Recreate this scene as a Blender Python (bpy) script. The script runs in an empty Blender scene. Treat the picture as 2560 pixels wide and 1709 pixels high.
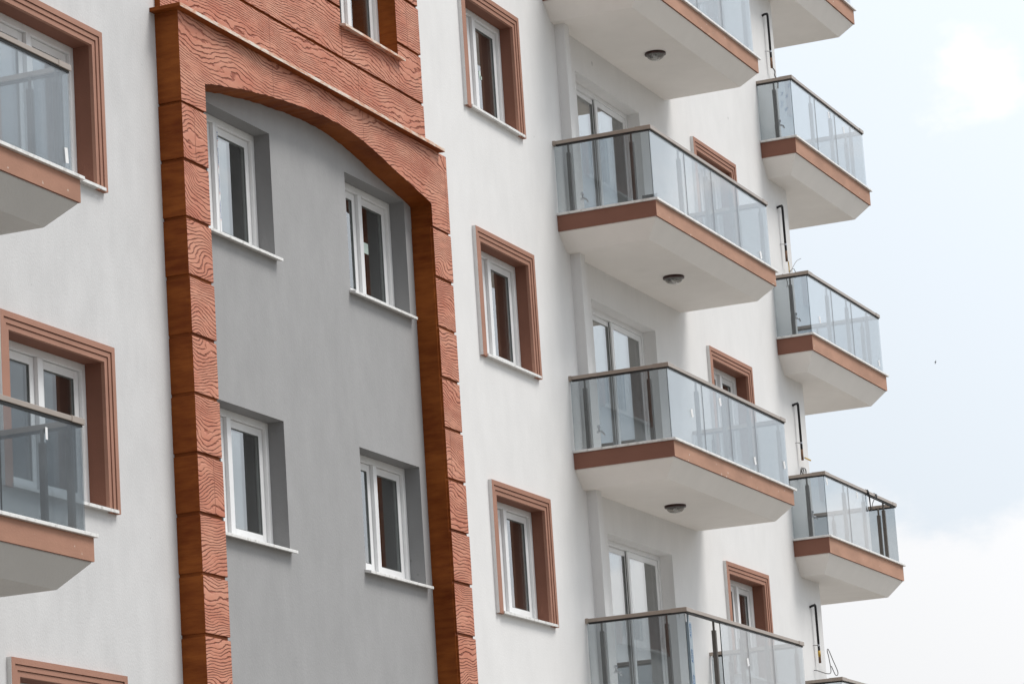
import bpy, bmesh, math, random
from mathutils import Vector, Matrix
random.seed(7)
S = bpy.context.scene
C = S.collection
R = math.radians

# ------------------------------------------------------------------ camera
cd = bpy.data.cameras.new('camera'); cam = bpy.data.objects.new('camera', cd); C.objects.link(cam)
yaw, pit, rol = R(21.94686732), R(12.2660408), R(-3.74509991)
d = Vector((math.cos(pit)*math.cos(yaw), math.cos(pit)*math.sin(yaw), math.sin(pit)))
r = Vector((math.sin(yaw), -math.cos(yaw), 0)); u = r.cross(d)
r2 = r*math.cos(rol) + u*math.sin(rol); u2 = -r*math.sin(rol) + u*math.cos(rol)
cam.matrix_world = Matrix(((r2.x, u2.x, -d.x, -28.83494), (r2.y, u2.y, -d.y, -14.72478), (r2.z, u2.z, -d.z, -8.81871), (0, 0, 0, 1)))
cd.sensor_width = 36.0; cd.lens = 119.792; cd.clip_start = 0.5; cd.clip_end = 8000
S.camera = cam
S.render.resolution_x, S.render.resolution_y = 1024, 683

# ------------------------------------------------------------------ sky and sun
SUN = Vector((0.18, -0.50, 0.85)).normalized()
W = bpy.data.worlds.new('World'); S.world = W; W.use_nodes = True
nt = W.node_tree; N = nt.nodes; L = nt.links; N.clear()
out = N.new('ShaderNodeOutputWorld'); bg = N.new('ShaderNodeBackground'); L.new(bg.outputs[0], out.inputs[0])
bg.inputs[1].default_value = 0.1
sky = N.new('ShaderNodeTexSky'); sky.sky_type = 'NISHITA'; sky.sun_disc = False
sky.sun_elevation = math.asin(SUN.z); sky.sun_rotation = math.atan2(SUN.x, SUN.y); sky.dust_density = 3.0
tc = N.new('ShaderNodeTexCoord')
def wm(op, a, b=None, c=None):
    n = N.new('ShaderNodeMath'); n.operation = op
    for i, v in enumerate((a, b, c)):
        if v is None: continue
        if isinstance(v, (int, float)): n.inputs[i].default_value = v
        else: L.new(v, n.inputs[i])
    return n.outputs[0]
sp = N.new('ShaderNodeSeparateXYZ'); L.new(tc.outputs['Generated'], sp.inputs[0])
dt = N.new('ShaderNodeVectorMath'); dt.operation = 'DOT_PRODUCT'; L.new(tc.outputs['Generated'], dt.inputs[0]); dt.inputs[1].default_value = Vector((0.50, -0.50, 0.71)).normalized()
lobe = wm('POWER', wm('MAXIMUM', wm('MULTIPLY_ADD', dt.outputs['Value'], 0.5, 0.5), 0.0), 3.0)      # bright cloud round the hidden sun
zen = wm('MAXIMUM', sp.outputs[2], 0.0)
lum = wm('ADD', wm('MULTIPLY_ADD', lobe, 12.5, 1.0), wm('MULTIPLY', zen, 4.5))
fwd = wm('POWER', wm('MAXIMUM', sp.outputs[0], 0.0), 2.0)                                            # the thin bright cloud low in the east
lum = wm('MULTIPLY_ADD', fwd, 3.7, lum)
mp = N.new('ShaderNodeMapping'); L.new(tc.outputs['Generated'], mp.inputs[0]); mp.inputs['Scale'].default_value = (6, 9, 15)
mp.inputs['Location'].default_value = (0.3, 1.1, 0.35)
cn = N.new('ShaderNodeTexNoise'); L.new(mp.outputs[0], cn.inputs['Vector']); cn.inputs['Scale'].default_value = 1.0; cn.inputs['Detail'].default_value = 7; cn.inputs['Roughness'].default_value = 0.55
low = wm('MULTIPLY', wm('MAXIMUM', wm('SUBTRACT', 0.165, sp.outputs[2]), -0.02), 9.0)                     # solid white bank near the horizon
high = wm('MULTIPLY', wm('MINIMUM', wm('MAXIMUM', wm('SUBTRACT', sp.outputs[2], 0.235), 0.0), 0.03), 5.0)   # scattered white puffs higher up
cm = wm('ADD', wm('ADD', cn.outputs[0], low), high)
cr = N.new('ShaderNodeMapRange'); L.new(cm, cr.inputs[0]); cr.inputs[1].default_value = 0.50; cr.inputs[2].default_value = 0.60
cr.interpolation_type = 'SMOOTHSTEP'
cc = N.new('ShaderNodeMix'); cc.data_type = 'RGBA'; L.new(cr.outputs[0], cc.inputs[0])
cc.inputs[6].default_value = (0.87, 0.935, 1.0, 1); cc.inputs[7].default_value = (1.06, 1.06, 1.07, 1)
sc_ = N.new('ShaderNodeVectorMath'); sc_.operation = 'SCALE'; L.new(cc.outputs[2], sc_.inputs[0]); L.new(lum, sc_.inputs['Scale'])
bk = N.new('ShaderNodeVectorMath'); bk.operation = 'DOT_PRODUCT'; L.new(tc.outputs['Generated'], bk.inputs[0]); bk.inputs[1].default_value = Vector((0.765, -0.63, 0.13)).normalized()
bm_ = N.new('ShaderNodeMapRange'); L.new(wm('MULTIPLY_ADD', cn.outputs[0], 0.03, bk.outputs['Value']), bm_.inputs[0]); bm_.interpolation_type = 'SMOOTHSTEP'      # a grey rain cloud low in the south
bm_.inputs[1].default_value = 0.990; bm_.inputs[2].default_value = 1.004; bm_.inputs[3].default_value = 1.0; bm_.inputs[4].default_value = 0.36
s2_ = N.new('ShaderNodeVectorMath'); s2_.operation = 'SCALE'; L.new(sc_.outputs[0], s2_.inputs[0]); L.new(bm_.outputs[0], s2_.inputs['Scale'])
mx = N.new('ShaderNodeMix'); mx.data_type = 'RGBA'; mx.inputs[0].default_value = 0.9
L.new(sky.outputs[0], mx.inputs[6]); L.new(s2_.outputs[0], mx.inputs[7]); L.new(mx.outputs[2], bg.inputs[0])

sd = bpy.data.lights.new('sun', 'SUN'); sd.energy = 2.4; sd.angle = R(22); sd.color = (1.0, 0.965, 0.92)
so = bpy.data.objects.new('sun', sd); C.objects.link(so); so.rotation_euler = SUN.to_track_quat('Z', 'Y').to_euler()
so.location = (0, -60, 60)
S.view_settings.view_transform = 'Standard'; S.view_settings.look = 'None'; S.view_settings.exposure = 0.0; S.view_settings.gamma = 1.0

# ------------------------------------------------------------------ materials
class NT:
    def __init__(s, name):
        s.m = bpy.data.materials.new(name); s.m.use_nodes = True; s.t = s.m.node_tree
        s.b = s.t.nodes['Principled BSDF']; s.geo = s.t.nodes.new('ShaderNodeNewGeometry')
        s.sep = s.t.nodes.new('ShaderNodeSeparateXYZ'); s.t.links.new(s.geo.outputs['Position'], s.sep.inputs[0])
        s.x, s.y, s.z = s.sep.outputs
    def set(s, inp, v):
        if isinstance(v, (int, float)): inp.default_value = v
        elif isinstance(v, tuple): inp.default_value = v if len(v) != 3 or inp.type == 'VECTOR' else (*v, 1)
        else: s.t.links.new(v, inp)
    def math(s, op, a, b=None, c=None):
        n = s.t.nodes.new('ShaderNodeMath'); n.operation = op
        for i, v in enumerate((a, b, c)):
            if v is not None: s.set(n.inputs[i], v)
        return n.outputs[0]
    def vec(s, x, y, z):
        n = s.t.nodes.new('ShaderNodeCombineXYZ')
        for i, v in enumerate((x, y, z)): s.set(n.inputs[i], v)
        return n.outputs[0]
    def scaled(s, sx, sy, sz):
        n = s.t.nodes.new('ShaderNodeVectorMath'); n.operation = 'MULTIPLY'; s.t.links.new(s.geo.outputs['Position'], n.inputs[0]); n.inputs[1].default_value = (sx, sy, sz)
        return n.outputs[0]
    def noise(s, v, scale=1.0, detail=2.0, rough=0.5, w=None):
        n = s.t.nodes.new('ShaderNodeTexNoise'); s.t.links.new(v, n.inputs['Vector'])
        if w is not None: n.noise_dimensions = '4D'; s.set(n.inputs['W'], w)
        n.inputs['Scale'].default_value = scale; n.inputs['Detail'].default_value = detail; n.inputs['Roughness'].default_value = rough
        return n.outputs[0]
    def rng(s, v, a, b, c=0.0, e=1.0, smooth=False):
        n = s.t.nodes.new('ShaderNodeMapRange'); s.set(n.inputs[0], v)
        for i, q in zip((1, 2, 3, 4), (a, b, c, e)): n.inputs[i].default_value = q
        if smooth: n.interpolation_type = 'SMOOTHSTEP'
        return n.outputs[0]
    def mix(s, f, a, b):
        n = s.t.nodes.new('ShaderNodeMix'); n.data_type = 'RGBA'; s.set(n.inputs[0], f); s.set(n.inputs[6], a); s.set(n.inputs[7], b)
        return n.outputs[2]
    def bump(s, h, dist, strength=1.0):
        n = s.t.nodes.new('ShaderNodeBump'); s.t.links.new(h, n.inputs['Height']); n.inputs['Distance'].default_value = dist; n.inputs['Strength'].default_value = strength
        s.t.links.new(n.outputs[0], s.b.inputs['Normal'])
    def fin(s, col, rough=0.8, metal=0.0, spec=0.3):
        s.set(s.b.inputs['Base Color'], col); s.set(s.b.inputs['Roughness'], rough); s.b.inputs['Metallic'].default_value = metal
        s.b.inputs['Specular IOR Level'].default_value = spec
        return s.m
def mul(c, k): return tuple(min(1, v*k) for v in c)

def plaster(name, col, var=0.05, grain=0.0025, rough=0.92, streak=True):
    t = NT(name)
    a = t.noise(t.scaled(0.5, 0.5, 0.4), 1.0, 3, 0.55)
    b = t.noise(t.scaled(2.6, 2.6, 1.5), 1.0, 5, 0.62)
    k = t.noise(t.scaled(9, 9, 1.1), 1.0, 3, 0.55)
    f = t.math('ADD', t.math('MULTIPLY', a, 0.25), t.math('ADD', t.math('MULTIPLY', b, 0.6), t.math('MULTIPLY', k, 0.15 if streak else 0.0)))
    c = t.mix(t.rng(f, 0.36, 0.62) if streak else t.rng(f, 0.3, 0.55), mul(col, 1-var), mul(col, 1+var*0.6))
    fine = t.noise(t.scaled(55, 55, 38), 1.0, 3, 0.6)
    c = t.mix(t.rng(fine, 0.3, 0.7, 0.0, 0.28), c, mul(col, 1-var*1.3))
    spk = t.noise(t.scaled(8.5, 8.5, 8.5), 1.0, 0, 0.5)
    c = t.mix(t.rng(spk, 0.875, 0.89, 0.0, 0.4 if streak else 0.0), c, mul(col, 0.45))
    t.bump(fine, grain)
    return t.fin(c, rough, 0, 0.2)
def paint(name, col, var=0.06, rough=0.7, chips=0.0, grain=0.002):
    t = NT(name)
    a = t.noise(t.scaled(1.3, 1.3, 3.0), 1.0, 5, 0.6)
    c = t.mix(t.rng(a, 0.35, 0.65), mul(col, 1-var), mul(col, 1+var))
    if chips:
        n = t.noise(t.scaled(11, 11, 16), 1.0, 2, 0.5)
        c = t.mix(t.rng(n, 0.75-chips, 0.77-chips), c, (0.6, 0.5, 0.42))
    fine = t.noise(t.scaled(60, 60, 60), 1.0, 2, 0.6); t.bump(fine, grain)
    return t.fin(c, rough, 0, 0.25)
def wood_relief(name, z0, sp_, seed, xs=1.15):
    """stamped render imitating wood: contour lines of a stretched noise, cut as grooves"""
    t = NT(name)
    row = t.math('FLOOR', t.math('DIVIDE', t.math('SUBTRACT', t.z, z0), sp_))
    w = t.math('MULTIPLY_ADD', t.math('MODULO', t.math('ADD', row, 90), 5.0), 3.71, seed)
    n = t.noise(t.vec(t.math('MULTIPLY', t.x, xs), 0.0, t.math('MULTIPLY', t.z, 2.5)), 1.0, 0.5, 0.4, w)
    wig = t.noise(t.vec(t.math('MULTIPLY', t.x, 5.5), 0.0, t.math('MULTIPLY', t.z, 13.0)), 1.0, 2.0, 0.5, w)
    ph = t.math('ADD', t.math('MULTIPLY_ADD', n, 14.0, t.math('MULTIPLY', t.z, 28.0)), t.math('MULTIPLY', wig, 1.7))
    tri = t.math('ABSOLUTE', t.math('MULTIPLY_ADD', t.math('FRACT', ph), 2.0, -1.0))
    g = t.rng(tri, 0.55, 0.92, 0, 1, True)
    st = t.rng(t.noise(t.vec(t.math('MULTIPLY', t.x, 3.2), 0.0, t.math('MULTIPLY', t.z, 11.0)), 1.0, 2.0, 0.6, w), 0.34, 0.50, 0.2, 1.0)
    g = t.math('MULTIPLY', g, st)
    sx = t.math('ABSOLUTE', t.math('SUBTRACT', t.math('FRACT', t.math('DIVIDE', t.math('MULTIPLY_ADD', row, 0.37, t.x), 2.15)), 0.5))
    g = t.math('MAXIMUM', g, t.rng(sx, 0.0012, 0.003, 0.7, 0.0))
    tone = t.noise(t.scaled(1.6, 1.6, 4.0), 1.0, 4, 0.6)
    c = t.mix(t.rng(tone, 0.3, 0.7), (0.50, 0.168, 0.10), (0.63, 0.295, 0.195))
    c = t.mix(t.math('MULTIPLY', g, 0.78), c, (0.235, 0.05, 0.022))
    t.bump(t.math('SUBTRACT', 1.0, g), 0.012)
    return t.fin(c, 0.62, 0, 0.3)
def varnish(name):
    t = NT(name)
    n = t.noise(t.scaled(3, 3, 16), 1.0, 4, 0.6)
    b = t.noise(t.scaled(1.1, 1.1, 1.3), 1.0, 3, 0.6)
    f = t.math('ADD', t.math('MULTIPLY', n, 0.45), t.math('MULTIPLY', b, 0.55))
    c = t.mix(t.rng(f, 0.36, 0.64), (0.15, 0.030, 0.005), (0.31, 0.088, 0.017))
    t.bump(n, 0.01)
    return t.fin(c, 0.55, 0, 0.12)
def stone(name):
    t = NT(name)
    a = t.noise(t.scaled(14, 14, 14), 1.0, 5, 0.65)
    c = t.mix(t.rng(a, 0.5, 0.72), (0.8, 0.79, 0.77), (0.5, 0.48, 0.45))
    return t.fin(c, 0.4, 0, 0.4)
def simple(name, col, rough=0.5, metal=0.0, spec=0.4, var=0.06):
    t = NT(name)
    a = t.noise(t.scaled(6, 6, 6), 1.0, 4, 0.6)
    return t.fin(t.mix(t.rng(a, 0.3, 0.7), mul(col, 1-var), mul(col, 1+var)), t.rng(a, 0.3, 0.7, rough*0.85, min(1, rough*1.15)), metal, spec)
def glass(name, tint, f0, rough=0.0, dirt=0.05, refl=(1, 1, 1), pw=5.0):
    t = NT(name); tr = t.t
    tr.nodes.remove(t.b)
    dot = tr.nodes.new('ShaderNodeVectorMath'); dot.operation = 'DOT_PRODUCT'
    tr.links.new(t.geo.outputs['Normal'], dot.inputs[0]); tr.links.new(t.geo.outputs['Incoming'], dot.inputs[1])
    c = t.math('SUBTRACT', 1.0, t.math('MINIMUM', t.math('ABSOLUTE', dot.outputs['Value']), 1.0))
    f = t.math('MULTIPLY_ADD', t.math('POWER', c, pw), 1-f0, f0)
    tb = tr.nodes.new('ShaderNodeBsdfTransparent'); tb.inputs[0].default_value = (*tint, 1)
    gb = tr.nodes.new('ShaderNodeBsdfGlossy'); gb.inputs['Roughness'].default_value = rough; gb.inputs[0].default_value = (*refl, 1)
    db = tr.nodes.new('ShaderNodeBsdfDiffuse'); db.inputs[0].default_value = (0.6, 0.62, 0.62, 1)
    m1 = tr.nodes.new('ShaderNodeMixShader'); m2 = tr.nodes.new('ShaderNodeMixShader')
    sm = t.noise(t.scaled(2.5, 2.5, 1.2), 1.0, 5, 0.6)
    tr.links.new(t.rng(sm, 0.35, 0.75, 0.0, dirt), m1.inputs[0]); tr.links.new(tb.outputs[0], m1.inputs[1]); tr.links.new(db.outputs[0], m1.inputs[2])
    tr.links.new(f, m2.inputs[0]); tr.links.new(m1.outputs[0], m2.inputs[1]); tr.links.new(gb.outputs[0], m2.inputs[2])
    o = [n for n in tr.nodes if n.type == 'OUTPUT_MATERIAL'][0]; tr.links.new(m2.outputs[0], o.inputs[0])
    return t.m

M = dict(
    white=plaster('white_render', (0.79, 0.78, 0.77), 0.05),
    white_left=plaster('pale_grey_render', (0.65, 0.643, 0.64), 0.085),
    grey=plaster('grey_render', (0.37, 0.366, 0.366), 0.08),
    grey_dark=plaster('shaded_grey_render', (0.27, 0.268, 0.27), 0.05),  # darker copy of the grey, window reveal shade put into the colour
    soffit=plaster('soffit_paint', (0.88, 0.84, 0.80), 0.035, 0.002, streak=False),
    soffit_left=plaster('dimmed_soffit_left', (0.62, 0.60, 0.575), 0.05, 0.002, streak=False),  # soffit colour lowered to carry the dimmer light on the left bay
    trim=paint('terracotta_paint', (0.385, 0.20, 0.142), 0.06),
    reveal=paint('reveal_shaded_trim', (0.225, 0.098, 0.066), 0.04),  # trim colour darkened: shade of reveals and heads painted in
    fascia=paint('fascia_paint', (0.44, 0.25, 0.175), 0.13, 0.8, 0.035),
    fascia_left=paint('dimmed_fascia_left', (0.385, 0.205, 0.142), 0.10, 0.8, 0.03),  # fascia colour lowered, light falloff towards the left painted in
    fascia_end=paint('shaded_fascia_end', (0.25, 0.116, 0.082), 0.05, 0.8, 0.0),  # shaded copy of the fascia colour for its side faces
    wood_pier=wood_relief('wood_relief_pier', 0.54, 0.5691, 2.3, 1.9),
    wood_head=wood_relief('wood_relief_header', -2.0, 9.0, 11.3, 0.8),
    wood_clad=wood_relief('wood_relief_cladding', 2.075, 0.575, 5.1, 0.85),
    varnish=varnish('walnut_varnish'),
    stone=stone('white_marble'),
    pvc=simple('white_plastic', (0.80, 0.80, 0.80), 0.35, 0, 0.45, 0.03),
    rail=simple('bronze_aluminium', (0.36, 0.30, 0.255), 0.36, 0.3, 0.5, 0.06),
    dark=simple('dark_rubber', (0.025, 0.024, 0.024), 0.6),
    post=simple('bronze_post', (0.10, 0.088, 0.078), 0.5, 0.0, 0.5, 0.06),
    spacer=simple('grey_spacer', (0.14, 0.15, 0.15), 0.5),
    chrome=simple('chrome', (0.6, 0.6, 0.62), 0.18, 1.0, 0.5, 0.04),
    pipe=simple('black_pipe', (0.012, 0.011, 0.013), 0.45),
    rust=simple('rusty_end', (0.20, 0.12, 0.08), 0.8, 0, 0.2, 0.3),
    brass=simple('yellow_tape', (0.5, 0.3, 0.04), 0.5),
    cable=simple('grey_cable', (0.16, 0.15, 0.145), 0.5),
    lampring=simple('mahogany_ring', (0.03, 0.006, 0.004), 0.35),
    sticker=simple('white_sticker', (0.82, 0.82, 0.82), 0.6),
    stickgreen=simple('pale_sticker', (0.55, 0.66, 0.60), 0.6),
    film=simple('blue_film', (0.29, 0.355, 0.405), 0.35, 0, 0.5, 0.12),
    ink=simple('blue_ink', (0.02, 0.10, 0.28), 0.6),
    inkred=simple('red_ink', (0.5, 0.12, 0.08), 0.6),
    interior=plaster('interior_paint', (0.38, 0.36, 0.34), 0.03, 0.001, streak=False),
    roof=plaster('roof_screed', (0.35, 0.34, 0.33), 0.1),
    pane=glass('window_glass', (0.74, 0.77, 0.76), 0.14, 0.0, 0.02, pw=3.0),
    railglass=glass('tinted_glass', (0.695, 0.725, 0.742), 0.058, 0.0, 0.06, pw=4.0),
    lampglass=glass('lamp_glass', (0.62, 0.60, 0.57), 0.08, 0.12, 0.35),
)
# worn painted stone of the ledge over the arch
t = NT('worn_ledge')
a = t.noise(t.scaled(5.0, 5.0, 30.0), 1.0, 5, 0.7)
M['ledge'] = t.fin(t.mix(t.rng(a, 0.42, 0.60), (0.74, 0.66, 0.58), (0.60, 0.30, 0.18)), 0.6)
# ground, hills
t = NT('dry_ground')
a = t.noise(t.scaled(0.15, 0.15, 0.15), 1.0, 6, 0.6)
M['ground'] = t.fin(t.mix(t.rng(a, 0.35, 0.65), (0.15, 0.14, 0.125), (0.25, 0.235, 0.21)), 0.95)
t = NT('wooded_hillside')
a = t.noise(t.scaled(0.02, 0.02, 0.03), 1.0, 6, 0.65)
M['hill'] = t.fin(t.mix(t.rng(a, 0.35, 0.65), (0.09, 0.115, 0.10), (0.19, 0.20, 0.175)), 0.95)

# ------------------------------------------------------------------ mesh helpers
class MB:
    def __init__(s): s.v = []; s.f = []; s.mi = []
    def poly(s, pts, mi=0):
        i = len(s.v); s.v += [tuple(p) for p in pts]; s.f.append(tuple(range(i, i+len(pts)))); s.mi.append(mi); return s
    def box(s, x0, x1, y0, y1, z0, z1, mi=0, front=None):
        i = len(s.v)
        s.v += [(x0, y0, z0), (x1, y0, z0), (x1, y1, z0), (x0, y1, z0), (x0, y0, z1), (x1, y0, z1), (x1, y1, z1), (x0, y1, z1)]
        F = [(0, 1, 5, 4), (1, 2, 6, 5), (2, 3, 7, 6), (3, 0, 4, 7), (4, 5, 6, 7), (3, 2, 1, 0)]
        for k, f in enumerate(F):
            s.f.append(tuple(i+q for q in f)); s.mi.append(front if (k == 0 and front is not None) else mi)
        return s
    def hexa(s, b, tp, mi=0):
        i = len(s.v); s.v += list(b)+list(tp)
        for f in [(0, 1, 5, 4), (1, 2, 6, 5), (2, 3, 7, 6), (3, 0, 4, 7), (4, 5, 6, 7), (3, 2, 1, 0)]:
            s.f.append(tuple(i+q for q in f)); s.mi.append(mi)
        return s
    def tube(s, pts, rad, n=8, mi=0, cap=True):
        pts = [Vector(p) for p in pts]; rings = []
        rads = rad if isinstance(rad, (list, tuple)) else [rad]*len(pts)
        up = Vector((0.3, 0.9, 0.2)).normalized()
        for k, p in enumerate(pts):
            a = pts[max(0, k-1)]; b = pts[min(len(pts)-1, k+1)]; tg = (b-a).normalized()
            n1 = tg.cross(up)
            if n1.length < 1e-3: n1 = tg.cross(Vector((1, 0, 0)))
            n1.normalize(); n2 = tg.cross(n1).normalized()
            i = len(s.v); rings.append(i)
            for q in range(n):
                an = 2*math.pi*q/n; s.v.append(tuple(p + (n1*math.cos(an)+n2*math.sin(an))*rads[k]))
        for k in range(len(pts)-1):
            for q in range(n):
                s.f.append((rings[k]+q, rings[k]+(q+1) % n, rings[k+1]+(q+1) % n, rings[k+1]+q)); s.mi.append(mi)
        if cap:
            s.f.append(tuple(rings[0]+q for q in range(n))[::-1]); s.mi.append(mi)
            s.f.append(tuple(rings[-1]+q for q in range(n))); s.mi.append(mi)
        return s
    def lathe(s, c, prof, n=24, mi=0):
        rings = []
        for (rr, z) in prof:
            rings.append(len(s.v))
            for q in range(n):
                an = 2*math.pi*q/n; s.v.append((c[0]+rr*math.cos(an), c[1]+rr*math.sin(an), c[2]+z))
        for k in range(len(prof)-1):
            for q in range(n):
                s.f.append((rings[k]+q, rings[k]+(q+1) % n, rings[k+1]+(q+1) % n, rings[k+1]+q)); s.mi.append(mi)
        return s
WO = {}
def obj(name, mb, mats, parent=None, smooth=False, bevel=0.0, label=None, fix=True):
    xs = [v[0] for v in mb.v]; ys = [v[1] for v in mb.v]; zs = [v[2] for v in mb.v]
    o0 = Vector(((min(xs)+max(xs))/2, (min(ys)+max(ys))/2, min(zs)))
    me = bpy.data.meshes.new(name); me.from_pydata([tuple(Vector(v)-o0) for v in mb.v], [], mb.f)
    if not isinstance(mats, (list, tuple)): mats = [mats]
    for m in mats: me.materials.append(m)
    me.polygons.foreach_set('material_index', mb.mi)
    if fix:
        bm = bmesh.new(); bm.from_mesh(me); bmesh.ops.recalc_face_normals(bm, faces=bm.faces); bm.to_mesh(me); bm.free()
    if smooth: me.polygons.foreach_set('use_smooth', [True]*len(me.polygons))
    o = bpy.data.objects.new(name, me); C.objects.link(o); WO[o.name] = o0
    if parent is not None: o.parent = parent; o.location = o0 - WO[parent.name]
    else: o.location = o0
    if bevel:
        b = o.modifiers.new('bevel', 'BEVEL'); b.width = bevel; b.segments = 2; b.limit_method = 'ANGLE'
    if label: o['label'] = label
    return o
def tag(o, label=None, cat=None, group=None, kind=None):
    for k, v in (('label', label), ('category', cat), ('group', group), ('kind', kind)):
        if v: o[k] = v
    return o
def empty(name, loc, parent=None):
    o = bpy.data.objects.new(name, None); C.objects.link(o); WO[o.name] = Vector(loc); o.empty_display_size = 0.3
    if parent is not None: o.parent = parent; o.location = Vector(loc)-WO[parent.name]
    else: o.location = loc
    return o
def dup(o, off, parent=None):
    """a copy of a thing or part with copies of its children"""
    c = o.copy(); C.objects.link(c); WO[c.name] = WO[o.name]+Vector(off)
    if parent is not None: c.parent = parent
    c.location = o.location + Vector(off)
    for ch in list(o.children):
        q = ch.copy(); C.objects.link(q); q.parent = c; WO[q.name] = WO[ch.name]+Vector(off)
        for g in list(ch.children):
            h = g.copy(); C.objects.link(h); h.parent = q
    return c
def wall_cells(mb, x0, x1, z0, z1, y, holes, mi=0, depth=None, rmi=None):
    xs = sorted({x0, x1, *[v for h in holes for v in h[:2] if x0 < v < x1]}); zs = sorted({z0, z1, *[v for h in holes for v in h[2:4] if z0 < v < z1]})
    for i in range(len(xs)-1):
        for j in range(len(zs)-1):
            cx, cz = (xs[i]+xs[i+1])/2, (zs[j]+zs[j+1])/2
            if any(h[0] < cx < h[1] and h[2] < cz < h[3] for h in holes): continue
            mb.poly([(xs[i], y, zs[j]), (xs[i+1], y, zs[j]), (xs[i+1], y, zs[j+1]), (xs[i], y, zs[j+1])], mi)
    for h in holes:
        dd = h[4] if len(h) > 4 else depth
        if not dd: continue
        a, b, c_, e = h[:4]; k = mi if rmi is None else rmi
        mb.poly([(a, y, c_), (a, y, e), (a, y+dd, e), (a, y+dd, c_)], k); mb.poly([(b, y, e), (b, y, c_), (b, y+dd, c_), (b, y+dd, e)], k)
        mb.poly([(a, y, e), (b, y, e), (b, y+dd, e), (a, y+dd, e)], k); mb.poly([(b, y, c_), (a, y, c_), (a, y+dd, c_), (b, y+dd, c_)], k)

# ------------------------------------------------------------------ ground and hills
GZ = -10.4
g = MB(); g.poly([(-3000, -3000, GZ), (3000, -3000, GZ), (3000, 3000, GZ), (-3000, 3000, GZ)])
tag(obj('ground', g, M['ground'], fix=False), 'bare pale ground around the apartment building', kind='structure')
h = MB(); nx, ny = 90, 14
def hz(i, j):
    a = i/nx; b = j/(ny-1); az = -75+85*a
    p = 52+14*math.sin(a*9+1)+9*math.sin(a*23+2)+4*math.sin(a*61)+2*math.sin(a*150+b*7)
    return GZ + p*(math.sin(b*math.pi*0.5)**1.3)
for j in range(ny):
    for i in range(nx+1):
        an = R(-75+ 85*i/nx); rr = 560+560*j/(ny-1)
        h.v.append((rr*math.cos(an), rr*math.sin(an), hz(i, j)-0.5))
for j in range(ny-1):
    for i in range(nx):
        q = j*(nx+1)+i; h.f.append((q, q+1, q+nx+2, q+nx+1)); h.mi.append(0)
tag(obj('hills', h, M['hill'], smooth=True), 'wooded hills across the valley', kind='structure')

# ------------------------------------------------------------------ the apartment building
B = empty('apartment_building', (5, 3, GZ))
tag(B, 'white apartment block with brown wood-grain arch frame, grey bay and glass balconies', 'building')
TOP = 10.4
XE = 19.205
# --- openings (floor level k = 0; repeated every 3 m)
W_ = (6.86, 8.33, 2.452, 3.80); LWn = (-3.92, -2.25, 2.452, 3.80); RWn = (15.02, 16.53, 2.452, 3.80)
DR = (10.469, 12.80, 1.60, 3.798)
G1 = (-0.24, 1.456, -0.475, 0.828); G2 = (3.242, 4.779, -0.475, 0.828); UW = (3.22, 4.713, 2.47, 3.80)
def up(o, k): return (o[0], o[1], o[2]+3*k, o[3]+3*k)
KW, KL, KR, KD, KG = (0, -1, -2), (-1, -2, -3), (1, 0, -1, -2), (1, 0, -1, -2), (0, -1)
FW, FG, FD, FL, FRW, FU = 0.15, 0.185, 0.175, 0.175, 0.16, 0.155       # depth of each frame behind the wall face
# --- walls
m = MB()
holes = [up(W_, k) for k in KW]+[up(RWn, k) for k in KR]+[(*up(DR, k), FD+0.03) for k in KD]
wall_cells(m, 5.1, XE, GZ, TOP, 0.0, holes)
m.poly([(XE, 0, GZ), (XE, 1.3, GZ), (XE, 1.3, TOP), (XE, 0, TOP)]); m.poly([(XE, 1.3, GZ), (22.0, 1.3, GZ), (22.0, 1.3, TOP), (XE, 1.3, TOP)])
m.poly([(22.0, 1.3, GZ), (22.0, 9, GZ), (22.0, 9, TOP), (22.0, 1.3, TOP)])
obj('wall', m, M['white'], B, fix=False, label='white rendered wall with two columns of windows')
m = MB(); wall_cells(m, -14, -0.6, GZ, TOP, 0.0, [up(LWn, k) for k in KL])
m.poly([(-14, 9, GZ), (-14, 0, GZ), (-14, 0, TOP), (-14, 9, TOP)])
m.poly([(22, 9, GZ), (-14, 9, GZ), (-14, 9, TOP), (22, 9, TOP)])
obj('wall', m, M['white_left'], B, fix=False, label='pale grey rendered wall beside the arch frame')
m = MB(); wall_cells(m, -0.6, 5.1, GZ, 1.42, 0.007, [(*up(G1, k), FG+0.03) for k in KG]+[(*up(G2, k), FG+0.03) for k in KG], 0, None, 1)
obj('wall', m, [M['grey'], M['grey_dark']], B, fix=False, label='grey rendered wall inside the brown arch frame')
# --- roof, floors, rooms
m = MB(); m.box(-13.99, 21.99, 0.01, 8.99, TOP-0.3, TOP-0.05)
obj('roof', m, M['roof'], B)
for k in range(-4, 4):
    m = MB(); m.box(-13.95, 19.18, 0.27, 8.95, 1.40+3*k, 1.58+3*k)
    obj('floor_slab', m, M['interior'], B)
m = MB(); m.box(-13.95, 19.15, 4.4, 4.5, GZ+0.1, TOP-0.4)
for x in (-4.6, -1.3, 2.3, 5.0, 9.2, 13.6, 17.6): m.box(x, x+0.1, 0.27, 4.38, GZ+0.1, TOP-0.4)
obj('partition_wall', m, M['interior'], B)
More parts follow.
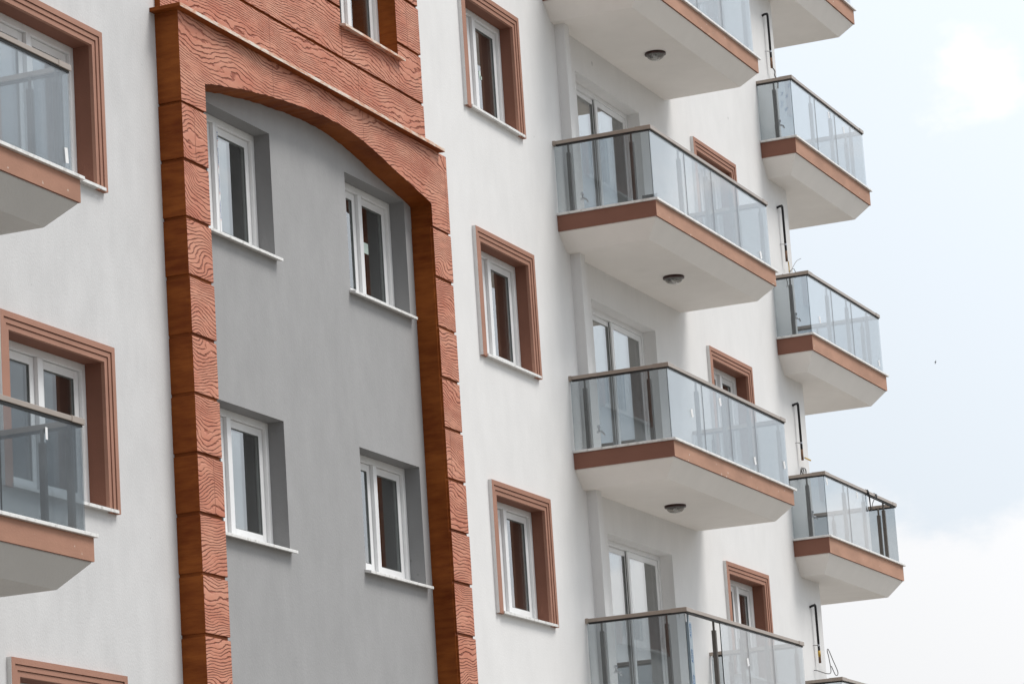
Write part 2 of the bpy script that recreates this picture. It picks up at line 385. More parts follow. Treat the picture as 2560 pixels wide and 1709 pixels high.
# --- wood-grain cladding above the ledge
CX0, CX1, CY = -0.93, 5.355, -0.06
m = MB(); zs = [1.50, 2.075, 2.65, 3.226, 3.80, 4.376, 4.95, 5.53, 6.1]; gp = 0.016
for i in range(len(zs)-1):
    a, b = zs[i]+(gp if i else 0), zs[i+1]-gp
    jr = random.uniform(-0.012, 0.008)
    if b < UW[2] or a > UW[3]: m.box(CX0, CX1+jr, CY, 0.02, a, b, 1, 0)
    else:
        for xa, xb in ((CX0, UW[0]), (UW[1], CX1+jr)): m.box(xa, xb, CY, 0.02, a, b, 1, 0)
        if a < UW[2]: m.box(UW[0], UW[1], CY, 0.02, a, UW[2], 1, 0)
        if b > UW[3]: m.box(UW[0], UW[1], CY, 0.02, UW[3], b, 1, 0)
c_ = MB(); wall_cells(c_, CX0+0.012, CX1-0.012, 1.46, 6.1, CY+0.022, [UW], 1)
a, b, c0, e0 = UW[0]+0.003, UW[1]-0.003, UW[2]+0.003, UW[3]-0.003; ya, yb2 = CY+0.002, FU+0.04
for q in ([(a, ya, c0), (a, ya, e0), (a, yb2, e0), (a, yb2, c0)], [(b, ya, e0), (b, ya, c0), (b, yb2, c0), (b, yb2, e0)], [(a, ya, e0), (b, ya, e0), (b, yb2, e0), (a, yb2, e0)], [(b, ya, c0), (a, ya, c0), (a, yb2, c0), (b, yb2, c0)]): c_.poly(q, 1)
for f, mi in zip(c_.f, c_.mi):
    m.poly([c_.v[q] for q in f], mi)
obj('cladding', m, [M['wood_clad'], M['varnish']], B, bevel=0.005, label='horizontal wood-grain boards in terracotta relief')
# --- arch frame: two piers, arched header, ledge
PXL, PXJ, PXI, PXR, PY = -0.945, -0.441, 4.954, 5.443, -0.253
m_p = []
for xa, xb in ((PXL, PXJ), (PXI, PXR)):
    m = MB(); i = 0
    m.box(xa+0.018, xb-0.018, PY+0.018, 0.05, GZ, 0.56, 1)
    while 0.54-0.5691*(i+1) > GZ-0.6:
        a, b = max(GZ, 0.54-0.5691*(i+1)+gp), 0.54-0.5691*i-gp
        j1, j2 = random.uniform(-0.006, 0.006), random.uniform(-0.006, 0.006)
        m.box(xa+j1, xb+j2, PY+random.uniform(-0.003, 0.003), 0.06, a, b, 1, 0); i += 1
    if xa == PXI: m.box(xa-0.009, xa+0.03, PY+0.024, 0.055, GZ, 0.552, 1)      # plain varnished inner cheek
    obj('pier', m, [M['wood_pier'], M['varnish']], B, bevel=0.006)
arch = [(-0.441, 0.842), (-0.30, 0.872), (-0.093, 0.908), (0.2, 0.955), (0.479, 1.0), (0.881, 1.057), (1.2, 1.09), (1.55, 1.122), (1.9, 1.148), (2.174, 1.162), (2.4, 1.166), (2.65, 1.163), (2.927, 1.149), (3.209, 1.122), (3.491, 1.075), (3.819, 1.012), (4.237, 0.94), (4.576, 0.876), (4.8, 0.838), (4.954, 0.80)]
m = MB(); HT = 1.452; yb = 0.05
def strip(x0, z0, x1, z1, mi_under=1, under=True):
    m.poly([(x0, PY, z0), (x1, PY, z1), (x1, PY, HT), (x0, PY, HT)], 0)
    if under: m.poly([(x1, PY, z1), (x0, PY, z0), (x0, yb, z0), (x1, yb, z1)], mi_under)
strip(PXL, 0.553, PXJ, 0.553)
dense = []
for (xa, za), (xb, zb) in zip(arch[:-1], arch[1:]):
    for s_ in range(4):
        dense.append((xa+(xb-xa)*s_/4, za+(zb-za)*s_/4 + random.uniform(-0.006, 0.006)*(s_ > 0)))
dense.append(arch[-1])
for a, b in zip(dense[:-1], dense[1:]): strip(a[0], a[1], b[0], b[1])
strip(PXI, 0.553, PXR, 0.553)
m.poly([(PXJ, PY, 0.553), (PXJ, PY, arch[0][1]), (PXJ, yb, arch[0][1]), (PXJ, yb, 0.553)], 1)
m.poly([(PXI, PY, arch[-1][1]), (PXI, PY, 0.553), (PXI, yb, 0.553), (PXI, yb, arch[-1][1])], 1)
m.poly([(PXL, PY, 0.553), (PXL, PY, HT), (PXL, yb, HT), (PXL, yb, 0.553)], 1)
m.poly([(PXR, PY, HT), (PXR, PY, 0.553), (PXR, yb, 0.553), (PXR, yb, HT)], 1)
m.poly([(PXL, PY, HT), (PXR, PY, HT), (PXR, yb, HT), (PXL, yb, HT)], 1)
obj('arch_header', m, [M['wood_head'], M['varnish']], B, fix=False)
m = MB(); m.box(-1.045, 5.25, -0.333, 0.03, 1.453, 1.492, 1, 0)
obj('ledge', m, [M['ledge'], M['varnish']], B, bevel=0.004)
# --- pipe chase beside the balcony doors
m = MB(); m.box(9.84, 9.99, -0.135, 0.01, GZ, TOP-0.3)
obj('pipe_chase', m, M['white'], B, bevel=0.006)

# ------------------------------------------------------------------ windows
def ring(mb, x0, x1, z0, z1, w, ya, yb, mi=0, wb=None):
    wb = w if wb is None else wb
    mb.box(x0, x0+w, ya, yb, z0, z1, mi); mb.box(x1-w, x1, ya, yb, z0, z1, mi)
    mb.box(x0+w, x1-w, ya, yb, z1-w, z1, mi); mb.box(x0+w, x1-w, ya, yb, z0, z0+wb, mi)
def make_window(o, f, mull, surround, stone_sill=True, sashes=(True, True), sill_mat=None, y0=0.0):
    """o = opening, f = depth of the frame face, mull = x of the mullion centre"""
    x0, x1, z0, z1 = o
    w = MB(); ring(w, x0, x1, z0, z1, 0.07, f, f+0.09)
    w.box(mull-0.045, mull+0.045, f-0.004, f+0.09, z0+0.07, z1-0.07)
    win = obj('window', w, M['pvc'], B, bevel=0.004)
    for side, (a, b) in enumerate(((x0+0.07, mull-0.045), (mull+0.045, x1-0.07))):
        yy = f+0.035
        s_ = MB(); ring(s_, a+0.004, b-0.004, z0+0.074, z1-0.074, 0.075, yy, yy+0.05)
        for xx, zz in ((a+0.079, z0+0.149), (b-0.079, z0+0.149)): pass
        obj('sash', s_, M['pvc'], win, bevel=0.004)
        p_ = MB(); p_.box(a+0.076, b-0.076, yy+0.018, yy+0.036, z0+0.146, z1-0.146)
        obj('pane', p_, M['pane'], win)
        q_ = MB(); ring(q_, a+0.079, b-0.079, z0+0.149, z1-0.149, 0.007, yy+0.006, yy+0.017)
        obj('seal', q_, M['spacer'], win)
    if surround:
        s_ = MB(); ins = 0.165
        xo0, xo1, zo1 = x0-ins, x1+ins, z1+0.155
        bands = [(0.0, 0.058, -0.046), (0.066, 0.110, -0.036), (0.118, ins, -0.026)]
        for (i0, i1, yy) in bands:
            k0, k1 = i0, i1; tz0, tz1 = zo1-i1*0.94, zo1-i0*0.94
            zb = z0-0.035
            s_.box(xo0+k0, xo0+k1, yy, 0.01, zb, tz1); s_.box(xo1-k1, xo1-k0, yy, 0.01, zb, tz1)
            s_.box(xo0+k1, xo1-k1, yy, 0.01, tz0, tz1)
        # recessed floor of the grooves
        s_.box(xo0+0.02, x0-0.004, -0.018, 0.007, z0-0.03, zo1-0.02); s_.box(x1+0.004, xo1-0.02, -0.018, 0.007, z0-0.03, zo1-0.02); s_.box(x0-0.003, x1+0.003, -0.018, 0.007, z1+0.004, zo1-0.021)
        # reveal
        e = 0.002
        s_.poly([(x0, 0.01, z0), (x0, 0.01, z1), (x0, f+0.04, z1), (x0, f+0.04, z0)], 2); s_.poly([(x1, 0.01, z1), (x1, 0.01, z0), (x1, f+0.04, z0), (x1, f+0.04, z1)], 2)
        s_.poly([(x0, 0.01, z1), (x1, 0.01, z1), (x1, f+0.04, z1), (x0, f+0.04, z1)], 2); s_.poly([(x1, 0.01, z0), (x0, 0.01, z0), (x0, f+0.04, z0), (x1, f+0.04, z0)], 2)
        # plastered outer edges
        s_.box(xo0-0.004, xo0-0.0005, -0.044, 0.01, z0-0.035, zo1, 1)
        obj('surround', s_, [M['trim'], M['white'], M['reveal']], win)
        c2 = MB(); c2.hexa([(x0-0.055, -0.062, z0-0.034), (x1+0.105, -0.062, z0-0.034), (x1+0.105, -0.047, z0-0.034), (x0-0.055, -0.047, z0-0.034)],
                           [(x0-0.055, -0.062, z0-0.006), (x1+0.105, -0.062, z0-0.006), (x1+0.105, -0.047, z0-0.003), (x0-0.055, -0.047, z0-0.003)])
        c2.hexa([(x0+0.002, -0.047, z0-0.030), (x1-0.002, -0.047, z0-0.030), (x1-0.002, f, z0-0.03), (x0+0.002, f, z0-0.03)],
                [(x0+0.002, -0.047, z0-0.003), (x1-0.002, -0.047, z0-0.003), (x1-0.002, f, z0+0.012), (x0+0.002, f, z0+0.012)])
        obj('sill', c2, M['stone'], win)
    else:
        c2 = MB(); c2.hexa([(x0-0.035, y0-0.075, z0-0.048), (x1+0.035, y0-0.075, z0-0.048), (x1+0.035, y0-0.001, z0-0.032), (x0-0.035, y0-0.001, z0-0.032)],
                           [(x0-0.035, y0-0.075, z0-0.018), (x1+0.035, y0-0.075, z0-0.018), (x1+0.035, y0-0.001, z0-0.002), (x0-0.035, y0-0.001, z0-0.002)])
        c2.hexa([(x0+0.002, y0-0.001, z0-0.032), (x1-0.002, y0-0.001, z0-0.032), (x1-0.002, f, z0-0.02), (x0+0.002, f, z0-0.02)],
                [(x0+0.002, y0-0.001, z0-0.001), (x1-0.002, y0-0.001, z0-0.001), (x1-0.002, f, z0+0.012), (x0+0.002, f, z0+0.012)])
        obj('sill', c2, sill_mat or M['stone'], win, bevel=0.003)
    return win
def floors(win, ks):
    res = {}
    for k in ks: res[k] = dup(win, (0, 0, 3*k)) if k != ks[0] else win
    return res
w0 = make_window(up(W_, 0), FW, 7.50, True); winW = floors(w0, KW)
l0 = make_window(up(LWn, -1), FL, -3.06, True); winL = {-1: l0, -2: dup(l0, (0, 0, -3)), -3: dup(l0, (0, 0, -6))}
r0 = make_window(up(RWn, 1), FRW, 15.86, True); winR = {k: (r0 if k == 1 else dup(r0, (0, 0, 3*(k-1)))) for k in KR}
g1 = make_window(G1, FG, 0.585, False, y0=0.007); winG1 = {0: g1, -1: dup(g1, (0, 0, -3))}
g2 = make_window(G2, FG, 3.985, False, y0=0.007); winG2 = {0: g2, -1: dup(g2, (0, 0, -3))}
u0 = make_window(UW, FU, 3.93, False, sill_mat=M['ledge'], y0=CY)
# protective film with printed marks left on the frame of one grey-bay window
m = MB(); m.box(0.60, 0.632, FG-0.008, FG-0.0045, -0.40, 0.74)
for i in range(46):
    z = -0.28+i*0.021
    if i % 13 in (0, 1, 12): continue
    m.box(0.608+0.004*(i % 3), 0.622+0.003*(i % 2), FG-0.010, FG-0.0085, z, z+0.012, 1 if i % 13 != 2 else 2)
obj('protective_film', m, [M['pvc'], M['ink'], M['inkred']], g1)
# stickers on panes
def sticker(parent, x, y, z, w, hh, mat='sticker', tilt=0.0, name='sticker'):
    s_ = MB(); c0, s0 = math.cos(tilt), math.sin(tilt)
    P = [(-w/2, -hh/2), (w/2, -hh/2), (w/2, hh/2), (-w/2, hh/2)]
    b = [(x+a*c0-q*s0, y, z+a*s0+q*c0) for a, q in P]; f_ = [(p[0], p[1]+0.0015, p[2]) for p in b]
    s_.hexa(f_, b); return obj(name, s_, M[mat], parent)
sticker(g2, 4.20, FG+0.050, 0.21, 0.115, 0.12, 'stickgreen')
sticker(w0, 7.73, FW+0.050, 3.08, 0.05, 0.10, 'stickgreen', 0.2); sticker(w0, 7.765, FW+0.050, 3.05, 0.05, 0.04, 'stickgreen')
sticker(u0, 4.17, FU+0.050, 3.12, 0.14, 0.10, 'stickgreen', 0.2)

# ------------------------------------------------------------------ balcony doors (three leaves of sliding glass)
def make_door(o):
    x0, x1, z0, z1 = o; f = FD
    m = MB(); ring(m, x0, x1, z0, z1, 0.065, f, f+0.11)
    dr = obj('balcony_door', m, M['pvc'], B, bevel=0.004)
    xm = 11.66
    for a, b, yy, st in ((x0+0.067, xm+0.03, f+0.045, 0.065), (xm-0.03, x1-0.067, f+0.012, 0.075)):
        s_ = MB(); ring(s_, a, b, z0+0.067, z1-0.067, st, yy, yy+0.035)
        obj('sash', s_, M['pvc'], dr, bevel=0.004)
        p_ = MB(); p_.box(a+st, b-st, yy+0.010, yy+0.026, z0+0.067+st, z1-0.067-st); obj('pane', p_, M['pane'], dr)
    s_ = MB(); s_.box(xm-0.034, xm-0.031, f+0.036, f+0.044, z0+0.07, z1-0.07); obj('seal', s_, M['dark'], dr)
    hd = MB(); hd.box(x1-0.115, x1-0.09, f-0.03, f+0.0115, z0+0.98, z0+1.12); obj('handle', hd, M['pvc'], dr, bevel=0.004)
    return dr
d0 = make_door(up(DR, 1))
doors = {k: (d0 if k == 1 else dup(d0, (0, 0, 3*(k-1)))) for k in KD}

# ------------------------------------------------------------------ balconies
def make_balcony(P, joints, side_posts, front_posts, missing=(), yback=0.0, far_posts=(), soffit='soffit', fascia='fascia'):
    """P: levels and outlines measured for this column of balconies (k = 0)"""
    xs0, xs1, ysd = P['sn'], P['sf'], P['sd']; zs_ = P['sz']
    xf0, xf1, yf, zf = P['xn'], P['xf'], P['d'], P['fz']
    xb0, xb1, yb_, zb = P['bn'], P['bf'], P['bd'], P['bz']
    rn, rf, rd, rz = P['rn'], P['rf'], P['rd'], P['rz']
    s_ = MB(); e = 0.022
    A = [(xf0+e, yf+e), (xf1-e, yf+e), (xf1-e, yback), (xf0+e, yback)]; Bq = [(xb0, yb_), (xb1, yb_), (xb1, yback), (xb0, yback)]
    zt = zs_-0.04; zk = zf-0.012
    s_.hexa([(x, y, zb) for x, y in Bq], [(x, y, zk) for x, y in A]); 
    s_.hexa([(x, y, zk) for x, y in A], [(x, y, zt-0.05) for x, y in A])
    s_.f = [f for i, f in enumerate(s_.f) if i not in (4, 11)]; s_.mi = s_.mi[:-2]
    bal = obj('balcony', s_, M[soffit], B)
    f_ = MB(); tk = 0.10
    f_.box(xf0, xf1, yf, yf+tk, zf, zt+0.008, 1, 0); f_.box(xf0, xf0+tk, yf+tk, yback, zf, zt+0.008, 1); f_.box(xf1-tk, xf1, yf+tk, yback, zf, zt+0.008, 1)
    obj('fascia', f_, [M[fascia], M['fascia_end']], bal)
    c = MB(); cw = 0.19; z0, z1 = zs_-0.03, zs_
    c.box(xs0, xs1, ysd, ysd+cw, z0, z1); c.box(xs0, xs0+cw, ysd+cw, yback, z0, z1); c.box(xs1-cw, xs1, ysd+cw, yback, z0, z1)
    obj('coping', c, M['stone'], bal, bevel=0.003)
    # handrail with joints and end cap
    hr = MB(); hw, hh = 0.06, 0.045; z0, z1 = rz-hh, rz
    hr.box(rn, rf, rd, rd+hw, z0, z1); hr.box(rn, rn+hw, rd+hw, yback-0.001, z0, z1); hr.box(rf-hw, rf, rd+hw, yback-0.001, z0, z1)
    hr.box(rn-0.004, rn+0.22, rd-0.004, rd+hw+0.004, z0-0.004, z1+0.004); hr.box(rn-0.004, rn+hw+0.004, rd+0.0645, rd+0.20, z0-0.004, z1+0.004)
    hr.box(rf-0.20, rf+0.004, rd-0.004, rd+hw+0.004, z0-0.004, z1+0.004)
    hr.box(rn-0.006, rn+hw+0.006, yback-0.035, yback+0.004 if yback < 0.5 else yback-0.03, z0-0.012, z1+0.006)
    obj('handrail', hr, M['rail'], bal, bevel=0.004)
    ch = MB(); ch.box(rn+0.012, rf-0.012, rd+0.012, rd+0.045, z0-0.022, z0-0.001); ch.box(rn+0.012, rn+0.045, rd+0.045, yback-0.04, z0-0.022, z0-0.001); ch.box(rf-0.045, rf-0.012, rd+0.045, yback-0.04, z0-0.022, z0-0.001)
    obj('glass_channel', ch, M['dark'], bal)
    # glass
    gz0, gz1 = zs_+0.001, z0-0.006
    edges = [rn+0.012]+list(joints)+[rf-0.012]; gy = rd+0.018
    for i in range(len(edges)-1):
        if i in missing: continue
        q = MB(); q.box(edges[i]+0.003, edges[i+1]-0.003, gy, gy+0.010, gz0, gz1); obj('glass_panel', q, M['railglass'], bal)
        if i: 
            j = MB(); j.box(edges[i]-0.001, edges[i]+0.001, gy-0.001, gy+0.011, gz0, gz1); obj('joint', j, M['dark'], bal)
    for xx in (rn+0.014, rf-0.024):
        q = MB(); q.box(xx, xx+0.010, gy+0.014, yback-0.012, gz0, gz1); obj('glass_panel', q, M['railglass'], bal)
    cj = MB(); cj.box(rn+0.013, rn+0.025, gy+0.0105, gy+0.0135, gz0, gz1); obj('joint', cj, M['dark'], bal)
    # posts: square tube with a thin neck under the rail
    def post(x, y, w=0.05):
        q = MB(); q.box(x-w/2, x+w/2, y-w/2, y+w/2, gz0, rz-0.16); q.box(x-0.012, x+0.012, y-0.012, y+0.012, rz-0.16, z0)
        obj('post', q, M['post'], bal, bevel=0.003)
    for y in side_posts: post(rn+0.075, y)
    for x in front_posts: post(x, rd+0.075)
    for y in far_posts: post(rf-0.075, y)
    return bal
mid = dict(sn=9.453, sf=14.193, sd=-1.341, sz=1.692, xn=9.475, xf=14.13, d=-1.309, fz=1.463, bn=9.728, bf=13.895, bd=-1.097, bz=1.244, rn=9.486, rf=14.05, rd=-1.304, rz=2.624)
far = dict(sn=18.078, sf=21.957, sd=-0.581, sz=1.65, xn=18.11, xf=21.91, d=-0.545, fz=1.39, bn=18.34, bf=21.58, bd=-0.358, bz=1.121, rn=18.13, rf=21.80, rd=-0.559, rz=2.586)
lef = dict(sn=-9.6, sf=-4.831, sd=-1.341, sz=1.745, xn=-9.57, xf=-4.861, d=-1.309, fz=1.518, bn=-9.32, bf=-5.121, bd=-1.097, bz=1.286, rn=-9.55, rf=-4.935, rd=-1.304, rz=2.682)
def lift(P, k):
    Q = dict(P)
    for q in ('sz', 'fz', 'bz', 'rz'): Q[q] += 3*k
    return Q
MJ = (10.745, 11.768, 12.77); MP = (10.68, 11.70, 12.70, 13.93); MS = (-0.18, -1.02)
FJ = (19.29, 20.30); FP = (19.24, 20.24, 21.30); FS = (-0.25,)
bm0 = make_balcony(lift(mid, 1), MJ, MS, MP, far_posts=(-0.3, -0.9))
midB = {1: bm0, 0: dup(bm0, (0, 0, -3)), -1: dup(bm0, (0, 0, -6))}
midB[-2] = make_balcony(lift(mid, -2), MJ, MS, (10.655, 11.70, 12.70, 13.93), missing=(0,), far_posts=(-0.3, -0.9))
bf0 = make_balcony(lift(far, 2), FJ, FS, FP, yback=1.29, far_posts=(-0.28, 0.45, 1.1))
farB = {2: bf0, 1: dup(bf0, (0, 0, -3)), 0: dup(bf0, (0, 0, -6)), -2: dup(bf0, (0, 0, -12))}
farB[-1] = make_balcony(lift(far, -1), FJ, FS, FP, missing=(2,), yback=1.29, far_posts=(-0.28, 0.45, 1.1))
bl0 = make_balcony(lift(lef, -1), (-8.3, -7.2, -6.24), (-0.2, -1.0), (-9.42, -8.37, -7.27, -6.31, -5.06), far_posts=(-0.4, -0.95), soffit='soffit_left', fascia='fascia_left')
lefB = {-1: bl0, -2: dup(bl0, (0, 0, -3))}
# stickers and marks on the glass
gyM, gyF = mid['rd']+0.0165, far['rd']+0.0165
for k, lst in {0: [(13.62, 1.80, 0)], -1: [(10.30, 2.12, 0.1), (11.42, 2.44, 0), (12.66, 1.86, 0.1), (13.9, 1.98, 0)], -2: [(11.72, 2.16, 0.1)]}.items():
    for x, z, tl in lst: sticker(midB[k], x, gyM, z+3*k, 0.07, 0.10, 'sticker', 0.3)
for k, lst in {1: [(20.0, 2.42, 0), (20.75, 2.36, 0)], 0: [(18.6, 1.93, 0), (21.6, 1.78, 0)], -1: [(18.25, 2.45, 0), (19.75, 2.45, 0)]}.items():
    for x, z, tl in lst: sticker(farB[k], x, gyF, z+3*k, 0.06, 0.10, 'sticker', 0.3)
sticker(lefB[-1], -5.03, lef['rd']+0.0165, -1.11, 0.05, 0.13, 'sticker', 0.1)
sticker(lefB[-2], -5.52, lef['rd']+0.0165, -3.52, 0.035, 0.10, 'sticker', 0.0)
# wide filmed post where a pane is missing, with its printed letters
zA, zB = mid['sz']-6+0.002, mid['rz']-6-0.16
m = MB(); m.box(9.60, 9.71, -1.275, -1.235, zA, zB); m.box(9.64, 9.665, -1.265, -1.245, zB, mid['rz']-6-0.046)
pf = obj('post', m, [M['film']], midB[-2], label='corner post wrapped in blue printed film')
def letters(txt, parent, size, loc, rot, mat):
    cu = bpy.data.curves.new('lettering', 'FONT'); cu.body = txt; cu.size = size; cu.extrude = 0.001; cu.align_x = 'CENTER'; cu.align_y = 'CENTER'
    tmp = bpy.data.objects.new('tmp_text', cu); C.objects.link(tmp); bpy.context.view_layer.update()
    me = bpy.data.meshes.new_from_object(tmp.evaluated_get(bpy.context.evaluated_depsgraph_get())); bpy.data.objects.remove(tmp); bpy.data.curves.remove(cu)
    me.materials.clear(); me.materials.append(mat); me.name = 'lettering'
    o = bpy.data.objects.new('lettering', me); C.objects.link(o); o.parent = parent
    o.location = Vector(loc)-WO[parent.name]; o.rotation_euler = rot
    return o
for z in (zB-0.10, zB-0.41, zB-0.72):
    letters('ADO', midB[-2], 0.075, (9.655, -1.2765, z), (R(90), R(-90), 0), M['ink'])
m = MB(); rr = random.Random(3)
for i in range(9):
    z = zA+0.05+i*0.085
    m.box(9.62+0.04*rr.random(), 9.63+0.06*rr.random()+0.012, -1.2766, -1.2752, z, z+0.02+0.02*rr.random())
obj('printed_mark', m, M['film'], midB[-2])
sticker(midB[-2], 9.505, -1.20, -3.46, 0.01, 0.08, 'dark')
# marker scribble on the corner glass of the highest whole far balcony
m = MB(); rr = random.Random(5); xg = far['rn']+0.0125
for (y0, z0, hh) in ((-0.36, 5.12, 0.10), (-0.45, 5.25, 0.06), (-0.38, 5.3, 0.05), (-0.50, 5.40, 0.08), (-0.42, 5.05, 0.06)):
    pts = [(xg-0.001, y0+0.02*math.sin(i*2.1)-0.006*i*rr.random(), z0+hh*i/7) for i in range(8)]
    m.tube(pts, 0.002, 5)
obj('marker_scribble', m, M['ink'], farB[1])

# ------------------------------------------------------------------ ceiling lamps under the balconies
def make_lamp(c):
    t_ = empty('ceiling_lamp', c)
    m = MB(); m.lathe(c, [(0.0, 0), (0.135, 0), (0.14, -0.012), (0.138, -0.028), (0.118, -0.032), (0.0, -0.032)], 32); obj('lamp_ring', m, M['lampring'], t_, smooth=False)
    m = MB(); m.lathe(c, [(0.117, -0.033), (0.112, -0.05), (0.098, -0.07), (0.075, -0.085), (0.045, -0.093), (0.0, -0.096)], 32); obj('glass_shade', m, M['lampglass'], t_, smooth=True)
    m = MB(); m.lathe(c, [(0.0, -0.034), (0.02, -0.034), (0.026, -0.055), (0.018, -0.075), (0.0, -0.08)], 16); obj('bulb', m, M['sticker'], t_, smooth=True)
    return t_
lp = make_lamp((11.73, -0.665, 4.244))
GL = 'round lamps under the balconies'
tag(lp, 'round lamp with mahogany ring under the topmost balcony of the middle column', 'lamp', GL)
for k, y, txt in ((0, -0.655, 'round lamp under the balcony that has a dark plate behind its corner glass'), (-1, -0.49, 'round lamp under the third balcony down, nearest above the missing glass panel')):
    c_ = dup(lp, (0.08 if k == 0 else -0.05, y+0.665, 3*(k-1))); tag(c_, txt, 'lamp', GL)

# ------------------------------------------------------------------ taps
def make_tap(p):
    x, y, z = p; t_ = empty('wall_tap', p)
    m = MB(); m.tube([(x, y, z), (x, y-0.012, z)], 0.03, 14); m.tube([(x, y-0.012, z), (x, y-0.10, z), (x, y-0.125, z-0.012), (x, y-0.14, z-0.05)], [0.013, 0.014, 0.013, 0.012], 12)
    obj('spout', m, M['chrome'], t_, smooth=True)
    m = MB(); m.tube([(x, y-0.072, z+0.012), (x, y-0.072, z+0.05)], 0.010, 10); m.tube([(x, y-0.072, z+0.05), (x, y-0.072, z+0.062), (x, y-0.072, z+0.085)], [0.02, 0.026, 0.022], 10)
    obj('handle', m, M['chrome'], t_)
    return t_
GT = 'chrome taps on the balcony walls'
tp = make_tap((10.23, 0.0, 2.035)); tag(tp, 'chrome wall tap behind the side glass of the balcony with the dark plate', 'tap', GT)
for off, txt in (((0, 0, -3), 'chrome wall tap behind the side glass of the third balcony down in the middle column'),
                 ((0, 0, -6), 'chrome wall tap on the balcony with the missing front pane beside a filmed post'),
                 ((8.69, 0, 3.04), 'small tap behind the scribbled corner glass of a far balcony'),
                 ((8.69, 0, 0.04), 'small tap on the far corner balcony just below the one with scribbled glass'),
                 ((8.69, 0, -2.96), 'small tap on the far corner balcony whose last front pane is missing')):
    tag(dup(tp, off), txt, 'tap', GT)
# dark plate left on a balcony
m = MB(); m.hexa([(9.66, -1.26, 1.695), (9.68, -1.26, 1.695), (9.68, -1.06, 1.695), (9.66, -1.06, 1.695)], [(9.69, -1.26, 1.80), (9.70, -1.26, 1.80), (9.70, -1.06, 1.80), (9.69, -1.06, 1.80)])
tag(obj('dark_plate', m, simple('slate_plate', (0.035, 0.042, 0.05), 0.5), bevel=0.003), 'small dark plate leaning on the coping behind the corner glass of a balcony', 'plate')

# ------------------------------------------------------------------ black pipes on the end of the wall
def make_pipe(x, z1, z0):
    t_ = empty('wall_pipe', (x, -0.06, z0)); y = -0.065
    m = MB(); m.tube([(x-0.075, 0.0, z1-0.02), (x-0.075, y+0.02, z1-0.004), (x-0.06, y, z1), (x-0.03, y, z1+0.012), (x-0.006, y, z1+0.004), (x, y, z1-0.03), (x, y, z0+0.16)], 0.018, 12); obj('pipe', m, M['pipe'], t_, smooth=True)
    m = MB(); m.tube([(x, y, z0+0.16), (x, y, z0)], 0.019, 12); obj('pipe_end', m, M['rust'], t_, smooth=True)
    m = MB(); m.tube([(x, y, z0+0.245), (x, y, z0+0.27)], 0.024, 12); m.tube([(x-0.02, y, z0+0.257), (x-0.075, 0.0, z0+0.257)], 0.006, 6); obj('clamp', m, M['chrome'], t_)
    return t_
GP = 'black pipes down the end of the wall'
pp = make_pipe(18.79, 6.79, 5.95); tag(pp, 'black pipe above the scribbled glass of the far balcony', 'pipe', GP)
p2 = dup(pp, (-0.06, 0, -3.03)); tag(p2, 'black pipe with loose thin wires sprouting below its end', 'pipe', GP)
p3 = dup(pp, (-0.10, 0, -6.06)); tag(p3, 'black pipe with a yellow valve lever at its lower end', 'pipe', GP)
p4 = dup(pp, (-0.07, 0, -9.06)); tag(p4, 'lowest black pipe, with an orange band near its end', 'pipe', GP)
m = MB(); m.box(18.70, 18.99, -0.105, -0.09, -0.085, -0.065); lv = obj('valve_lever', m, M['brass'], p3, bevel=0.003)
m = MB(); m.tube([(18.72, -0.065, -3.02), (18.72, -0.065, -2.93)], 0.0205, 12); obj('orange_band', m, M['brass'], p4, smooth=True)
# --- loose cables
def cable(pts, rad, n=4):
    P = [Vector(p) for p in pts]; res = []
    for i in range(len(P)-1):
        p0, p1, p2_, p3_ = P[max(0, i-1)], P[i], P[i+1], P[min(len(P)-1, i+2)]
        for q in range(n):
            t_ = q/n; res.append(0.5*((2*p1)+(-p0+p2_)*t_+(2*p0-5*p1+4*p2_-p3_)*t_*t_+(-p0+3*p1-3*p2_+p3_)*t_**3))
    res.append(P[-1]); m_ = MB(); m_.tube(res, rad, 6); return m_
m = cable([(18.60, 0.0, -3.22), (18.62, -0.05, -3.23), (18.85, -0.12, -3.26), (18.98, -0.14, -3.22), (18.93, -0.14, -3.02), (18.88, -0.14, -2.93), (18.94, -0.14, -2.90), (19.06, -0.16, -3.05), (19.18, -0.18, -3.20), (19.16, -0.18, -3.26), (19.08, -0.17, -3.26), (18.99, -0.15, -3.14)], 0.0065)
cb = obj('loose_cable', m, M['cable'], smooth=True); tag(cb, 'grey cable hanging in a loop from the wall below the lowest pipe', 'cable')
m = cable([(18.66, 0.0, 2.72), (18.70, -0.05, 2.70), (18.80, -0.08, 2.76), (18.90, -0.10, 2.86), (19.05, -0.12, 2.98), (19.22, -0.14, 3.05)], 0.004)
m2 = cable([(18.66, 0.0, 2.72), (18.70, -0.04, 2.66), (18.72, -0.05, 2.58), (18.68, -0.05, 2.52)], 0.007)
m3 = cable([(18.80, -0.08, 2.78), (18.93, -0.10, 2.84), (19.02, -0.10, 2.78), (18.98, -0.10, 2.71), (18.88, -0.09, 2.73)], 0.005)
m4 = cable([(18.78, -0.07, 2.93), (18.80, -0.07, 2.86), (18.79, -0.07, 2.76)], 0.008)
for q, mi in ((m2, 0), (m3, 0), (m4, 1)):
    off = len(m.v); m.v += q.v; m.f += [tuple(i+off for i in f) for f in q.f]; m.mi += [mi]*len(q.f)
tag(obj('loose_cable', m, [M['cable'], M['brass']], smooth=True), 'tuft of thin loose wires sticking out of the wall above the far balcony rail', 'cable')
m = cable([(18.55, 0.0, -0.42), (18.56, -0.05, -0.36), (18.52, -0.08, -0.28), (18.58, -0.08, -0.24), (18.66, -0.08, -0.29), (18.60, -0.08, -0.34), (18.55, -0.08, -0.26), (18.70, -0.09, -0.24), (18.72, -0.09, -0.32), (18.62, -0.08, -0.40)], 0.009)
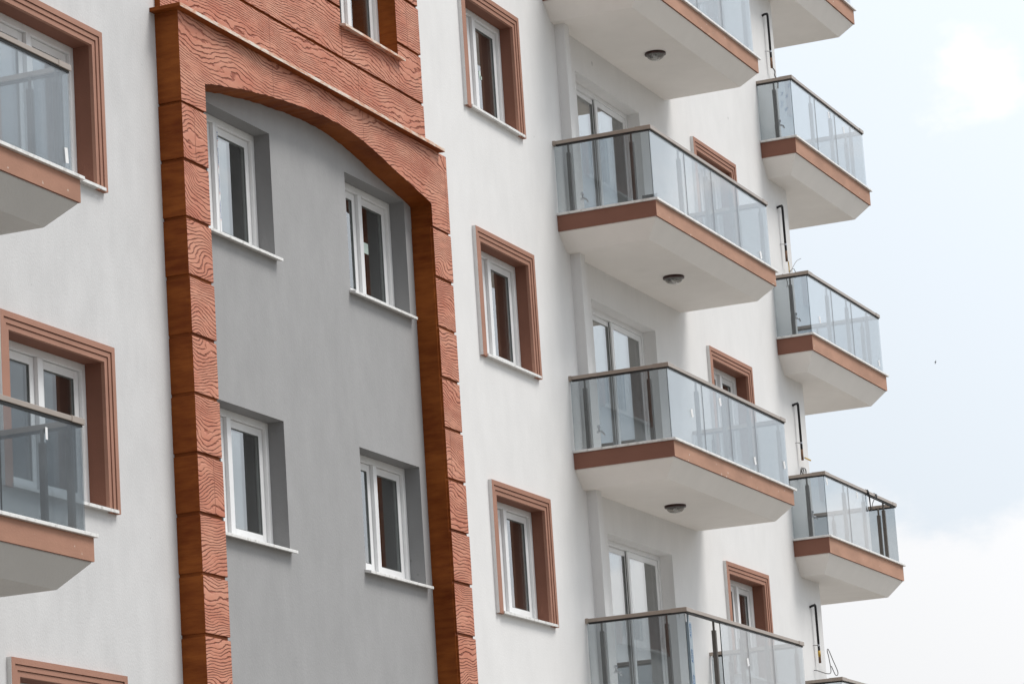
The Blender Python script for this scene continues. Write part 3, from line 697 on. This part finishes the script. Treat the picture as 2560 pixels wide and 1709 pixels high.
tag(obj('loose_cable', m, M['cable'], smooth=True), 'small dark curl of wire just above the rail of a far balcony', 'cable')
m = cable([(18.82, -0.06, 5.97), (18.88, -0.08, 5.92), (18.86, -0.08, 5.84), (18.95, -0.09, 5.78), (18.93, -0.09, 5.66)], 0.010)
tag(obj('loose_cable', m, M['cable'], smooth=True), 'twisted grey wire hanging below the uppermost pipe', 'cable')
m = cable([(20.25, -0.565, -0.40), (20.28, -0.57, -0.55), (20.33, -0.57, -0.72), (20.45, -0.57, -0.58), (20.72, -0.565, -0.41)], 0.006)
m2 = cable([(20.30, -0.575, -0.72), (20.31, -0.57, -0.50), (20.30, -0.56, -0.41)], 0.006); off = len(m.v); m.v += m2.v; m.f += [tuple(i+off for i in f) for f in m2.f]; m.mi += [0]*len(m2.f)
for xx in (20.27, 20.70):
    q = MB(); q.tube([(xx-0.035, -0.53, -0.435), (xx+0.035, -0.53, -0.435)], 0.042, 8); off = len(m.v); m.v += q.v; m.f += [tuple(i+off for i in f) for f in q.f]; m.mi += [0]*len(q.f)
tag(obj('tie_rope', m, M['dark']), 'dark rope tied round the rail where the far balcony glass is missing', 'rope')

# ------------------------------------------------------------------ bird
bc = Vector((178.9, 40.0, 34.4)); m = MB()
m.tube([bc+Vector((0, -0.10, 0.0)), bc+Vector((0, -0.05, 0.01)), bc+Vector((0, 0.03, 0.0)), bc+Vector((0, 0.10, -0.01)), bc+Vector((0, 0.16, -0.01))], [0.008, 0.03, 0.03, 0.015, 0.004], 8)
for s_ in (-1, 1):
    a = [bc+Vector((0.0, -0.03, 0.01)), bc+Vector((0.0, 0.05, 0.005)), bc+Vector((s_*0.12, 0.04*s_+0.02, 0.06*-s_)), bc+Vector((s_*0.26, 0.16*s_, -0.16*s_)), bc+Vector((s_*0.13, -0.05+0.04*s_, 0.06*-s_))]
    top = [p+Vector((0, 0, 0.006)) for p in a]; i = len(m.v); m.v += [tuple(p) for p in a+top]; n = len(a)
    m.f.append(tuple(range(i, i+n))); m.f.append(tuple(range(i+n, i+2*n))[::-1]); m.mi += [0, 0]
    for q in range(n): m.f.append((i+q, i+(q+1) % n, i+n+(q+1) % n, i+n+q)); m.mi.append(0)
m.v = [tuple(bc+(Vector(p)-bc)*0.7) for p in m.v]
tag(obj('bird', m, simple('grey_plumage', (0.22, 0.23, 0.25), 0.8)), 'tiny dark bird gliding in the pale sky right of the balconies', 'bird')
